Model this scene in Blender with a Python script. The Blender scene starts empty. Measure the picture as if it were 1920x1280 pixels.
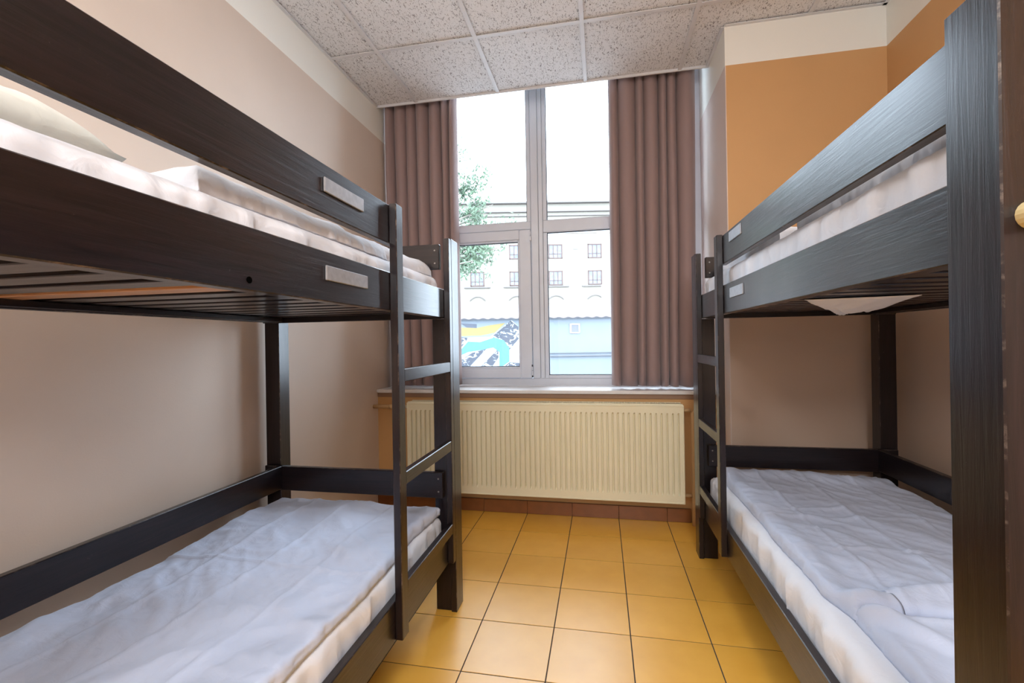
import bpy, bmesh, math, random
from mathutils import Matrix, Vector, noise

# ------------------------------------------------------------------ camera, world, lights
scene = bpy.context.scene
COL = scene.collection
H = 1.16                                    # camera height above the floor
YAW, PITCH, ROLL = 0.19288, -0.00022, -0.016306
cam_data = bpy.data.cameras.new('camera')
cam_data.sensor_width = 36.0
cam_data.lens = 855.08 * 36.0 / 1920.0
cam_data.clip_start = 0.02
cam_data.clip_end = 500
cam = bpy.data.objects.new('camera', cam_data)
COL.objects.link(cam)
F = Vector((-math.sin(YAW), math.cos(YAW), 0)); R = Vector((math.cos(YAW), math.sin(YAW), 0)); U = Vector((0, 0, 1))
F2 = F * math.cos(PITCH) + U * math.sin(PITCH); U2 = U * math.cos(PITCH) - F * math.sin(PITCH)
R3 = R * math.cos(ROLL) + U2 * math.sin(ROLL); U3 = U2 * math.cos(ROLL) - R * math.sin(ROLL)
m = Matrix((( R3.x, U3.x, -F2.x, 0), (R3.y, U3.y, -F2.y, 0), (R3.z, U3.z, -F2.z, H), (0, 0, 0, 1)))
cam.matrix_world = m
scene.camera = cam

vs = scene.view_settings
vs.view_transform = 'Standard'; vs.look = 'None'; vs.gamma = 1.0; vs.use_curve_mapping = False
vs.exposure = 0.9

world = bpy.data.worlds.new('overcast_sky'); scene.world = world; world.use_nodes = True
bg = world.node_tree.nodes['Background']
bg.inputs[0].default_value = (0.72, 0.85, 1.0, 1)
bg.inputs[1].default_value = 8.0

def area_light(name, loc, rot, sx, sy, power, color, portal=False):
    l = bpy.data.lights.new(name, 'AREA'); l.shape = 'RECTANGLE'; l.size = sx; l.size_y = sy
    l.energy = power; l.color = color
    if portal: l.cycles.is_portal = True
    o = bpy.data.objects.new(name, l); o.location = loc; o.rotation_euler = rot
    COL.objects.link(o); return o
# daylight enters through the window: portal only guides the sampling of the sky
area_light('window_portal', (-0.45, 3.50, 2.04), (math.radians(-90), 0, 0), 2.3, 2.5, 1, (1, 1, 1), True)
# added ceiling fill, out of view behind the camera
area_light('lamp_light', (-0.976, -0.79, 2.855), (0, 0, 0), 0.52, 0.52, 17, (0.95, 0.97, 1.0))
area_light('lamp_light_second', (0.224, -0.79, 2.855), (0, 0, 0), 0.52, 0.52, 20, (0.95, 0.97, 1.0))

area_light('wall_lamp_light', (0.30, -1.535, 1.95), (math.radians(90), 0, 0), 0.56, 0.40, 16, (0.95, 0.97, 1.0))  # frontal fill added at the back wall, out of view

# ------------------------------------------------------------------ helpers
def link(name, me, mat=None, parent=None, loc=None):
    o = bpy.data.objects.new(name, me); COL.objects.link(o)
    if mat is not None and me is not None:
        for mm in (mat if isinstance(mat, (list, tuple)) else [mat]): me.materials.append(mm)
    if parent: o.parent = parent
    if loc: o.location = loc
    return o
def empty(name, loc=(0, 0, 0), rz=0.0):
    o = bpy.data.objects.new(name, None); COL.objects.link(o); o.location = loc; o.rotation_euler = (0, 0, rz)
    o.empty_display_size = 0.1
    return o
def tag(o, label=None, cat=None, group=None, kind=None):
    if label: o['label'] = label
    if cat: o['category'] = cat
    if group: o['group'] = group
    if kind: o['kind'] = kind
    return o
def bm_box(bm, x0, x1, y0, y1, z0, z1, bev=0.0, seg=1, mi=0, edge_mi=False):
    x0, x1 = min(x0, x1), max(x0, x1); y0, y1 = min(y0, y1), max(y0, y1); z0, z1 = min(z0, z1), max(z0, z1)
    v = [bm.verts.new((x, y, z)) for x in (x0, x1) for y in (y0, y1) for z in (z0, z1)]
    fs = [bm.faces.new([v[i] for i in q]) for q in ((0, 1, 3, 2), (4, 6, 7, 5), (0, 4, 5, 1), (2, 3, 7, 6), (0, 2, 6, 4), (1, 5, 7, 3))]
    for f in fs: f.material_index = mi
    if bev > 0:
        es = set(e for f in fs for e in f.edges)
        r = bmesh.ops.bevel(bm, geom=list(es), offset=bev, segments=seg, affect='EDGES', profile=0.5)
        for f in r['faces']:
            f.normal_update(); f.material_index = mi + (1 if edge_mi and max(abs(c) for c in f.normal) < 0.98 else 0)
def finish(bm, name, smooth=False):
    bmesh.ops.recalc_face_normals(bm, faces=bm.faces)
    me = bpy.data.meshes.new(name); bm.to_mesh(me); bm.free()
    if smooth:
        for p in me.polygons: p.use_smooth = True
    return me
def boxes(name, bl, mat, parent=None, bev=0.0, seg=1, loc=None):
    bm = bmesh.new()
    for b in bl: bm_box(bm, *b, bev=bev, seg=seg)
    return link(name, finish(bm, name), mat, parent, loc)
def box(name, b, mat, parent=None, bev=0.0, seg=1, loc=None): return boxes(name, [b], mat, parent, bev, seg, loc)
def tube(name, pts, r, mat, parent=None, seg=14, bm=None):
    own = bm is None
    if own: bm = bmesh.new()
    pts = [Vector(p) for p in pts]; rings = []
    for i, p in enumerate(pts):
        d = (pts[min(i + 1, len(pts) - 1)] - pts[max(i - 1, 0)]).normalized()
        a = d.orthogonal().normalized() if i == 0 else (pa - d * pa.dot(d)).normalized()
        pa = a; b = d.cross(a)
        rr = r[i] if isinstance(r, (list, tuple)) else r
        rings.append([bm.verts.new(p + (a * math.cos(t) + b * math.sin(t)) * rr) for t in [2 * math.pi * k / seg for k in range(seg)]])
    for i in range(len(rings) - 1):
        for k in range(seg):
            bm.faces.new((rings[i][k], rings[i][(k + 1) % seg], rings[i + 1][(k + 1) % seg], rings[i + 1][k]))
    bm.faces.new(rings[0][::-1]); bm.faces.new(rings[-1])
    if own:
        me = finish(bm, name, True)
        return link(name, me, mat, parent)
def copy_tree(o, parent=None):
    c = o.copy(); COL.objects.link(c); c.parent = parent
    for ch in list(o.children): copy_tree(ch, c)
    return c

# ------------------------------------------------------------------ materials
def newmat(name):
    mt = bpy.data.materials.new(name); mt.use_nodes = True
    nt = mt.node_tree; return mt, nt, nt.nodes['Principled BSDF']
def N(nt, t, **kw):
    n = nt.nodes.new(t)
    for k, v in kw.items():
        if k in n.inputs: n.inputs[k].default_value = v
        else: setattr(n, k, v)
    return n
def coords(nt, scale=(1, 1, 1), kind='Object'):
    tc = N(nt, 'ShaderNodeTexCoord'); mp = N(nt, 'ShaderNodeMapping'); mp.inputs['Scale'].default_value = scale
    nt.links.new(tc.outputs[kind], mp.inputs[0]); return mp.outputs[0]
def ramp(nt, fac, stops):
    r = N(nt, 'ShaderNodeValToRGB'); e = r.color_ramp.elements
    while len(e) < len(stops): e.new(0.5)
    for i, (p, c) in enumerate(stops): e[i].position = p; e[i].color = tuple(c) + ((1,) if len(c) == 3 else ())
    nt.links.new(fac, r.inputs[0]); return r.outputs[0]
def bump(nt, bsdf, h, strength=0.3, dist=0.002):
    b = N(nt, 'ShaderNodeBump', Strength=strength, Distance=dist)
    nt.links.new(h, b.inputs['Height']); nt.links.new(b.outputs[0], bsdf.inputs['Normal']); return b
def mixc(nt, fac, a, b):
    mx = N(nt, 'ShaderNodeMix', data_type='RGBA')
    for sock, v in ((0, fac), (6, a), (7, b)):
        if hasattr(v, 'links'): nt.links.new(v, mx.inputs[sock])
        elif sock == 0: mx.inputs[0].default_value = v
        else: mx.inputs[sock].default_value = tuple(v) + (1,)
    return mx.outputs[2]

def plain(name, col, rough=0.5, metal=0.0, var=0.06, scale=8, bmp=0.0, bscale=60, spec=0.5):
    mt, nt, b = newmat(name)
    v = coords(nt); n = N(nt, 'ShaderNodeTexNoise', Scale=scale, Detail=4.0); nt.links.new(v, n.inputs['Vector'])
    lo = [c * (1 - var) for c in col]; hi = [min(1, c * (1 + var)) for c in col]
    nt.links.new(ramp(nt, n.outputs['Fac'], [(0.3, lo), (0.7, hi)]), b.inputs['Base Color'])
    b.inputs['Roughness'].default_value = rough; b.inputs['Metallic'].default_value = metal
    b.inputs['Specular IOR Level'].default_value = spec
    if bmp:
        n2 = N(nt, 'ShaderNodeTexNoise', Scale=bscale, Detail=3.0); nt.links.new(v, n2.inputs['Vector'])
        bump(nt, b, n2.outputs['Fac'], bmp, 0.002)
    return mt

def wall_mat(name, low, high_z=2.672, stripe=(0.86, 0.84, 0.77), lower=None, lower_z=0):
    mt, nt, b = newmat(name)
    v = coords(nt); n = N(nt, 'ShaderNodeTexNoise', Scale=1.6, Detail=5.0); nt.links.new(v, n.inputs['Vector'])
    c = ramp(nt, n.outputs['Fac'], [(0.35, [x * 0.96 for x in low]), (0.65, [min(1, x * 1.03) for x in low])])
    sp = N(nt, 'ShaderNodeSeparateXYZ'); nt.links.new(v, sp.inputs[0])
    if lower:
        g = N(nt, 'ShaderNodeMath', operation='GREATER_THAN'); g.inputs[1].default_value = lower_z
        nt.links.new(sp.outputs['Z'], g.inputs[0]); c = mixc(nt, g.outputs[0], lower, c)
    g = N(nt, 'ShaderNodeMath', operation='GREATER_THAN'); g.inputs[1].default_value = high_z
    nt.links.new(sp.outputs['Z'], g.inputs[0])
    nt.links.new(mixc(nt, g.outputs[0], c, stripe), b.inputs['Base Color'])
    b.inputs['Roughness'].default_value = 0.55; b.inputs['Specular IOR Level'].default_value = 0.3
    n2 = N(nt, 'ShaderNodeTexNoise', Scale=180.0, Detail=4.0); nt.links.new(v, n2.inputs['Vector'])
    bump(nt, b, n2.outputs['Fac'], 0.12, 0.002)
    return mt

def wood(name, scale, col=(0.005, 0.0027, 0.0038), col2=(0.015, 0.008, 0.0095), rough=0.34, wear=True):
    mt, nt, b = newmat(name)
    v = coords(nt, scale); base = coords(nt)
    n = N(nt, 'ShaderNodeTexNoise', Scale=1.0, Detail=6.0, Roughness=0.65, Distortion=0.6); nt.links.new(v, n.inputs['Vector'])
    c = ramp(nt, n.outputs['Fac'], [(0.35, col), (0.7, col2)])
    if wear:
        w = N(nt, 'ShaderNodeTexNoise', Scale=34.0, Detail=6.0, Roughness=0.75, Distortion=1.5); nt.links.new(base, w.inputs['Vector'])
        wf = ramp(nt, w.outputs['Fac'], [(0.67, (0, 0, 0)), (0.76, (0.55, 0.55, 0.55))])
        c = mixc(nt, wf, c, (0.16, 0.14, 0.14))
        st = coords(nt, tuple(3.0 if q < 10 else q * 2.2 for q in scale)); w2 = N(nt, 'ShaderNodeTexNoise', Scale=1.0, Detail=3.0, Roughness=0.6); nt.links.new(st, w2.inputs['Vector'])
        c = mixc(nt, ramp(nt, w2.outputs['Fac'], [(0.72, (0, 0, 0)), (0.78, (0.4, 0.4, 0.4))]), c, (0.10, 0.085, 0.08))
    nt.links.new(c, b.inputs['Base Color'])
    n3 = N(nt, 'ShaderNodeTexNoise', Scale=6.0, Detail=3.0); nt.links.new(base, n3.inputs['Vector'])
    rr = N(nt, 'ShaderNodeMapRange'); rr.inputs['To Min'].default_value = rough - 0.06; rr.inputs['To Max'].default_value = rough + 0.10
    nt.links.new(n3.outputs['Fac'], rr.inputs['Value']); nt.links.new(rr.outputs[0], b.inputs['Roughness'])
    b.inputs['Specular IOR Level'].default_value = 0.22; b.inputs['Coat Weight'].default_value = 0.55; b.inputs['Coat Roughness'].default_value = 0.20; b.inputs['Coat IOR'].default_value = 1.55
    bump(nt, b, n.outputs['Fac'], 0.45, 0.0022)
    return mt

W_Y = wood('dark_wood_along', (90, 5, 90))
W_Z = wood('dark_wood_upright', (90, 90, 5))
W_X = wood('dark_wood_across', (5, 90, 90))
W_EDGE, nt_, b_ = newmat('worn_wood_edge'); v_ = coords(nt_); n_ = N(nt_, 'ShaderNodeTexNoise', Scale=22.0, Detail=6.0, Roughness=0.7); nt_.links.new(v_, n_.inputs['Vector'])
nt_.links.new(ramp(nt_, n_.outputs['Fac'], [(0.52, (0.012, 0.007, 0.008)), (0.68, (0.15, 0.115, 0.095))]), b_.inputs['Base Color']); b_.inputs['Roughness'].default_value = 0.3
W_PALE = wood('bare_pine', (6, 80, 80), (0.42, 0.19, 0.08), (0.62, 0.33, 0.15), 0.5, False)
M_PLATE = plain('brushed_steel_plate', (0.36, 0.37, 0.40), 0.38, 0.35, 0.12, 60)
M_SCREW = plain('screw_steel', (0.35, 0.33, 0.32), 0.4, 0.8)
M_HOLE = plain('bolt_hole', (0.002, 0.002, 0.002), 0.9, spec=0.0)

def fabric(name, col, bscale=420, sheen=0.15):
    mt, nt, b = newmat(name)
    v = coords(nt); n = N(nt, 'ShaderNodeTexNoise', Scale=3.5, Detail=5.0); nt.links.new(v, n.inputs['Vector'])
    nt.links.new(ramp(nt, n.outputs['Fac'], [(0.3, [x * 0.95 for x in col]), (0.7, [min(1, x * 1.03) for x in col])]), b.inputs['Base Color'])
    b.inputs['Roughness'].default_value = 0.75; b.inputs['Specular IOR Level'].default_value = 0.25
    b.inputs['Sheen Weight'].default_value = sheen
    n2 = N(nt, 'ShaderNodeTexNoise', Scale=14.0, Detail=6.0, Distortion=1.0); nt.links.new(v, n2.inputs['Vector'])
    bump(nt, b, n2.outputs['Fac'], 0.4, 0.012)
    return mt
M_SHEET = fabric('white_cotton_sheet', (0.80, 0.82, 0.88))
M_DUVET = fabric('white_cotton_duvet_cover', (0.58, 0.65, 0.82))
M_PILLOW = fabric('ivory_pillowcase', (0.76, 0.73, 0.64))

# ------------------------------------------------------------------ room shell
XL, XR, YB, YF, YW, YA, XA = -1.59, 1.49, -1.60, 3.05, 3.37, 2.72, 0.70
ZC = 2.887
M_WALL_L = wall_mat('beige_peach_paint', (0.66, 0.545, 0.455))
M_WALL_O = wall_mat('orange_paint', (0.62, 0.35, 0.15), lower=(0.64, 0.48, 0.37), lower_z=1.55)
M_WALL_R = wall_mat('orange_paint_window_wall', (0.62, 0.35, 0.14))
M_REVEAL = wall_mat('pale_pink_reveal_paint', (0.74, 0.62, 0.56))
def struct(o): o['kind'] = 'structure'; return o

struct(box('wall_left', (XL - 0.12, XL, YB, YW + 0.15, -0.02, 3.42), M_WALL_L))
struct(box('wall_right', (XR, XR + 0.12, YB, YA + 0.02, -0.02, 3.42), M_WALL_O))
struct(box('wall_back', (XL - 0.12, XR + 0.12, YB - 0.12, YB, -0.02, 3.42), plain('white_wall_paint', (0.74, 0.73, 0.72), 0.6)))
# pier that closes the alcove beyond the right bunk, its left face is the window reveal
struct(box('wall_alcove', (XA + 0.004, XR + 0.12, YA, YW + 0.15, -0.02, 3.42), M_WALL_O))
struct(box('wall_reveal', (XA, XA + 0.004, YA - 0.0005, YW + 0.02, -0.02, 3.42), M_REVEAL))
struct(boxes('wall_far', [(XL, XA, YF, YW + 0.15, -0.02, 0.805), (XL, XA, YW - 0.03, YW + 0.15, 3.24, 3.42)], M_WALL_R))
M_CONC = plain('hidden_slab_plaster', (0.6, 0.58, 0.55), 0.9)
struct(box('trim_1', (XL - 0.12, XR + 0.12, YB - 0.12, YW + 0.15, 3.42, 3.52), M_CONC))     # structural slab over the hung ceiling

# floor: grout bed with single tiles
def tile_floor_mat():
    mt, nt, b = newmat('ochre_floor_tile')
    v = coords(nt); oi = N(nt, 'ShaderNodeObjectInfo')
    n = N(nt, 'ShaderNodeTexNoise', Scale=9.0, Detail=5.0); 
    ad = N(nt, 'ShaderNodeVectorMath', operation='ADD'); nt.links.new(v, ad.inputs[0])
    cm = N(nt, 'ShaderNodeCombineXYZ'); mu = N(nt, 'ShaderNodeMath', operation='MULTIPLY'); mu.inputs[1].default_value = 40
    nt.links.new(oi.outputs['Random'], mu.inputs[0]); nt.links.new(mu.outputs[0], cm.inputs[0]); nt.links.new(cm.outputs[0], ad.inputs[1])
    nt.links.new(ad.outputs[0], n.inputs['Vector'])
    c = ramp(nt, n.outputs['Fac'], [(0.3, (0.80, 0.40, 0.045)), (0.7, (0.86, 0.455, 0.062))])
    hs = N(nt, 'ShaderNodeHueSaturation'); mr = N(nt, 'ShaderNodeMapRange'); mr.inputs['To Min'].default_value = 0.93; mr.inputs['To Max'].default_value = 1.05
    nt.links.new(oi.outputs['Random'], mr.inputs['Value']); nt.links.new(mr.outputs[0], hs.inputs['Value']); nt.links.new(c, hs.inputs['Color'])
    nt.links.new(hs.outputs[0], b.inputs['Base Color'])
    b.inputs['Roughness'].default_value = 0.38; b.inputs['Specular IOR Level'].default_value = 0.6; b.inputs['Coat Weight'].default_value = 0.4; b.inputs['Coat Roughness'].default_value = 0.42
    n2 = N(nt, 'ShaderNodeTexNoise', Scale=40.0, Detail=3.0); nt.links.new(ad.outputs[0], n2.inputs['Vector'])
    bump(nt, b, n2.outputs['Fac'], 0.08, 0.002)
    return mt
M_TILE = tile_floor_mat()
M_GROUT = plain('grey_grout', (0.07, 0.05, 0.038), 0.9, bmp=0.3)
floor = struct(box('floor', (XL - 0.12, XR + 0.12, YB - 0.12, YW + 0.15, -0.12, -0.0016), M_GROUT))
T = 0.2998; TX0, TY0 = -0.5046, 2.7405
cache = {}
def tile_mesh(w, d):
    k = (round(w, 4), round(d, 4))
    if k not in cache:
        bm = bmesh.new(); bm_box(bm, -w / 2, w / 2, -d / 2, d / 2, -0.008, 0.0, bev=0.0004)
        cache[k] = finish(bm, 'floor_tile'); cache[k].materials.append(M_TILE)
    return cache[k]
gap = 0.0046
for i in range(-4, 7):
    for j in range(-15, 1):
        x0 = max(TX0 + i * T, XL) + gap / 2; x1 = min(TX0 + (i + 1) * T, XR) - gap / 2
        y0 = max(TY0 + j * T, YB) + gap / 2; y1 = min(TY0 + (j + 1) * T, YF) - gap / 2
        if x1 - x0 < 0.02 or y1 - y0 < 0.02: continue
        if x0 >= XA and y1 > YA: y1 = min(y1, YA)
        link('floor_tile', tile_mesh(x1 - x0, y1 - y0), None, floor, ((x0 + x1) / 2, (y0 + y1) / 2, 0))

# skirting of brown tiles under the radiator
M_SKIRT = plain('brown_skirting_tile', (0.21, 0.075, 0.024), 0.28, var=0.1, scale=14)
sk = struct(box('baseboard_far', (XL, 0.54, 3.036, YF, 0, 0.083), M_GROUT))
x = XL
while x < 0.53:
    nx = min(TX0 + (math.floor((x - TX0) / T + 1e-6) + 1) * T, 0.54)
    box('skirting_tile', (x + 0.001, nx - 0.001, 3.024, 3.037, 0.001, 0.087), M_SKIRT, sk, 0.0015)
    x = nx

# hung ceiling: T-bar grid and mineral fibre tiles
def ceil_mat():
    mt, nt, b = newmat('mineral_fibre_tile')
    oi = N(nt, 'ShaderNodeObjectInfo'); v0 = coords(nt)
    mu = N(nt, 'ShaderNodeMath', operation='MULTIPLY'); mu.inputs[1].default_value = 30; nt.links.new(oi.outputs['Random'], mu.inputs[0])
    cm = N(nt, 'ShaderNodeCombineXYZ'); nt.links.new(mu.outputs[0], cm.inputs[0])
    ad = N(nt, 'ShaderNodeVectorMath', operation='ADD'); nt.links.new(v0, ad.inputs[0]); nt.links.new(cm.outputs[0], ad.inputs[1])
    mp = N(nt, 'ShaderNodeMapping'); mp.inputs['Scale'].default_value = (150, 62, 60); nt.links.new(ad.outputs[0], mp.inputs[0])
    n = N(nt, 'ShaderNodeTexNoise', Scale=1.0, Detail=2.0, Roughness=0.5, Distortion=1.2); nt.links.new(mp.outputs[0], n.inputs['Vector'])
    pit = ramp(nt, n.outputs['Fac'], [(0.36, (0.0, 0.0, 0.0)), (0.42, (1, 1, 1))])
    nt.links.new(mixc(nt, pit, (0.30, 0.28, 0.28), (0.84, 0.835, 0.84)), b.inputs['Base Color'])
    b.inputs['Roughness'].default_value = 0.9; b.inputs['Specular IOR Level'].default_value = 0.1
    bump(nt, b, pit, 0.5, 0.002)
    return mt
M_CT = ceil_mat()
M_TBAR = plain('white_ceiling_grid', (0.72, 0.71, 0.72), 0.45, var=0.02)
ceil = struct(empty('ceiling', (0, 0, ZC)))
CX0, CY0, CS = -1.276, 2.510, 0.6
xg = [CX0 + CS * k for k in range(-1, 6)]; yg = [CY0 + CS * k for k in range(-7, 2)]
YC = 3.09
def ctile(w, d):
    k = ('c', round(w, 3), round(d, 3))
    if k not in cache:
        bm = bmesh.new(); bm_box(bm, -w / 2, w / 2, -d / 2, d / 2, 0.010, 0.025, bev=0.002)
        cache[k] = finish(bm, 'ceiling_tile'); cache[k].materials.append(M_CT)
    return cache[k]
fill_cells = []
for i in range(len(xg) - 1):
    for j in range(len(yg) - 1):
        x0, x1 = max(xg[i], XL), min(xg[i + 1], XR); y0, y1 = max(yg[j], YB), min(yg[j + 1], YC)
        if x1 - x0 < 0.03 or y1 - y0 < 0.03: continue
        cx, cy = (x0 + x1) / 2, (y0 + y1) / 2
        if abs(cx + 0.976) < 0.05 and abs(cy + 0.79) < 0.05 or abs(cx - 0.224) < 0.05 and abs(cy + 0.79) < 0.05:
            fill_cells.append((cx, cy)); continue
        if x0 < XA < x1 and y1 > YA:            # tile cut round the pier
            bm = bmesh.new(); bm_box(bm, x0 + .002, XA - .002, y0 + .002, y1 - .002, 0.010, 0.025)
            bm_box(bm, XA - .002, x1 - .002, y0 + .002, YA - .002, 0.010, 0.025)
            link('ceiling_tile', finish(bm, 'ceiling_tile'), M_CT, ceil); continue
        if x0 > XA and y1 > YA: y1 = YA
        if y1 - y0 < 0.03: continue
        link('ceiling_tile', ctile(x1 - x0 - .004, y1 - y0 - .004), None, ceil, ((x0 + x1) / 2, (y0 + y1) / 2, 0))
def tbar(x0, x1, y0, y1):
    along_y = (y1 - y0) > (x1 - x0)
    zb = 0.0 if along_y else 0.0012
    bl = [(x0, x1, y0, y1, zb, zb + 0.0035)]
    if along_y: xm = (x0 + x1) / 2; bl.append((xm - 0.001, xm + 0.001, y0, y1, 0.003, 0.035))
    else: ym = (y0 + y1) / 2; bl.append((x0, x1, ym - 0.001, ym + 0.001, 0.003, 0.035))
    boxes('grid_bar', bl, M_TBAR, ceil)
for k, gx in enumerate(xg):
    if XL + 0.02 < gx < XR - 0.02:
        tbar(gx - 0.012, gx + 0.012, YB, YC if gx < XA else YA)
for gy in yg:
    if YB + .02 < gy < YC - .02: tbar(XL, XR, gy - 0.012, gy + 0.012)
boxes('edge_angle', [(XL, XL + 0.018, YB, YC, -0.001, 0.003), (XR - 0.018, XR, YB, YA, -0.001, 0.003),
    (XA, XR, YA - 0.018, YA, -0.001, 0.003), (XA - 0.018, XA, YA, YC, -0.001, 0.003)], M_TBAR, ceil)
box('front_fascia', (XL, XA, YC, YC + 0.012, -0.004, 0.06), M_TBAR, ceil, 0.002)

# ------------------------------------------------------------------ window
M_PVC = plain('grey_white_window_plastic', (0.64, 0.67, 0.74), 0.32, var=0.03)
M_GASK = plain('black_window_gasket', (0.03, 0.03, 0.035), 0.6)
M_SILL = plain('white_marble_sill', (0.74, 0.71, 0.69), 0.28, var=0.08, scale=5)
def glass_mat():
    mt = bpy.data.materials.new('window_glass'); mt.use_nodes = True; nt = mt.node_tree; nt.nodes.clear()
    o = N(nt, 'ShaderNodeOutputMaterial'); mx = N(nt, 'ShaderNodeMixShader'); t = N(nt, 'ShaderNodeBsdfTransparent'); g = N(nt, 'ShaderNodeBsdfGlossy', Roughness=0.02)
    t.inputs[0].default_value = (0.97, 0.98, 0.98, 1); fr = N(nt, 'ShaderNodeFresnel', IOR=1.3)
    nt.links.new(fr.outputs[0], mx.inputs[0]); nt.links.new(t.outputs[0], mx.inputs[1]); nt.links.new(g.outputs[0], mx.inputs[2]); nt.links.new(mx.outputs[0], o.inputs[0])
    return mt
M_GLASS = glass_mat()
win = struct(empty('window_1', (0, YW, 0)))
WX0, WX1, WZ0, WZ1 = -1.59, 0.70, 0.83, 3.24
D0, D1 = 0.0, 0.075       # depth of the frame, local y
MLX, MRX = -0.530, -0.382 # mullion with its two sash bars
box('outer_frame', (WX0, WX0 + .07, D0, D1, WZ0, WZ1), M_PVC, win, .004)
box('outer_frame', (WX1 - .07, WX1, D0, D1, WZ0, WZ1), M_PVC, win, .004)
box('outer_frame', (WX0 + .07, WX1 - .07, D0, D1, WZ0, 0.882), M_PVC, win, .004)
box('outer_frame', (WX0 + .07, WX1 - .07, D0, D1, 3.19, WZ1), M_PVC, win, .004)
# mullion: central post, raised strip and two flanking frame profiles
box('mullion', (-0.500, -0.445, D0 - .004, D1, 0.882, 3.19), M_PVC, win, .004)
box('mullion', (-0.443, -0.412, D0 + .001, D1, 0.882, 3.19), M_PVC, win, .003)
box('frame_profile', (MLX, -0.502, D0 + .004, D1, 2.055, 3.19), M_PVC, win, .003)
box('frame_profile', (-0.410, MRX, D0 + .004, D1, 2.055, 3.19), M_PVC, win, .003)
# transoms
box('transom', (WX0 + .07, -0.502, D0, D1, 1.995, 2.055), M_PVC, win, .004)
box('transom', (-0.410, WX1 - .07, D0, D1, 1.965, 2.055), M_PVC, win, .004)
# fixed lower right light
box('frame_profile', (-0.410, MRX, D0 + .003, D1, 0.882, 1.963), M_PVC, win, .003)
box('frame_profile', (MRX, WX1 - .07, D0 + .003, D1, 0.882, 0.905), M_PVC, win, .003)
# opening sash, lower left
sl, sr, sb, st = WX0 + .075, -0.503, 0.886, 1.990
gl, gr_, gb, gt = WX0 + .155, -0.588, 0.957, 1.918
sash = boxes('opening_sash', [(gr_, sr, -.018, .05, sb, st), (sl, gl, -.018, .05, sb, st), (gl, gr_, -.018, .05, sb, gb), (gl, gr_, -.018, .05, gt, st)], M_PVC, win, .004)
boxes('glazing_bead', [(gr_ - .012, gr_, -.010, .02, gb, gt), (gl, gl + .012, -.010, .02, gb, gt), (gl + .012, gr_ - .012, -.010, .02, gb, gb + .012), (gl + .012, gr_ - .012, -.010, .02, gt - .012, gt)], M_PVC, win, .002)
def gasket(x0, x1, z0, z1, y, t=.005):
    boxes('gasket', [(x0, x0 + t, y, y + .01, z0, z1), (x1 - t, x1, y, y + .01, z0, z1), (x0 + t, x1 - t, y, y + .01, z0, z0 + t), (x0 + t, x1 - t, y, y + .01, z1 - t, z1)], M_GASK, win)
for (a, b_, c, d, y) in ((gl + .012, gr_ - .012, gb + .012, gt - .012, .010), (WX0 + .07, MLX, 2.055, 3.19, .02), (MRX, WX1 - .07, 2.055, 3.19, .02), (MRX, WX1 - .07, .905, 1.965, .02)):
    gasket(a, b_, c, d, y)
    box('pane', (a, b_, y + .012, y + .016, c, d), M_GLASS, win)
for z in (0.905, 1.905):
    boxes('hinge', [(-0.511, -0.497, -.026, -.004, z, z + .035), (-0.509, -0.499, -.030, -.006, z + .037, z + .066)], M_PVC, win, .003)
box('hinge_arm', (-0.508, -0.500, -.022, -.003, 0.89, 0.985), M_GASK, win, .001)
sill = box('sill', (WX0, WX1 - .001, YF - .022 - YW, 0.0, 0.806, 0.830), M_SILL, win, .004, 2)
box('sill_lip', (WX0, WX1 - .001, YF - .006 - YW, YF - YW + .01, 0.775, 0.806), plain('brown_sill_underside', (0.30, 0.17, 0.10), 0.6), win, .002)

# ------------------------------------------------------------------ curtains
def curtain_mat():
    mt, nt, b = newmat('mauve_brown_curtain')
    v = coords(nt, (1, 1, 1)); w = N(nt, 'ShaderNodeTexNoise', Scale=700.0, Detail=2.0); nt.links.new(v, w.inputs['Vector'])
    nt.links.new(ramp(nt, w.outputs['Fac'], [(0.3, (0.31, 0.215, 0.205)), (0.7, (0.36, 0.25, 0.235))]), b.inputs['Base Color'])
    b.inputs['Roughness'].default_value = 0.75; b.inputs['Sheen Weight'].default_value = 0.25
    b.inputs['Specular IOR Level'].default_value = 0.2
    tr = N(nt, 'ShaderNodeBsdfTranslucent'); tr.inputs[0].default_value = (0.22, 0.10, 0.09, 1)
    mx = N(nt, 'ShaderNodeMixShader'); mx.inputs[0].default_value = 0.07
    out = nt.nodes['Material Output']
    nt.links.new(b.outputs[0], mx.inputs[1]); nt.links.new(tr.outputs[0], mx.inputs[2]); nt.links.new(mx.outputs[0], out.inputs[0])
    return mt
M_CURT = curtain_mat()
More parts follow.
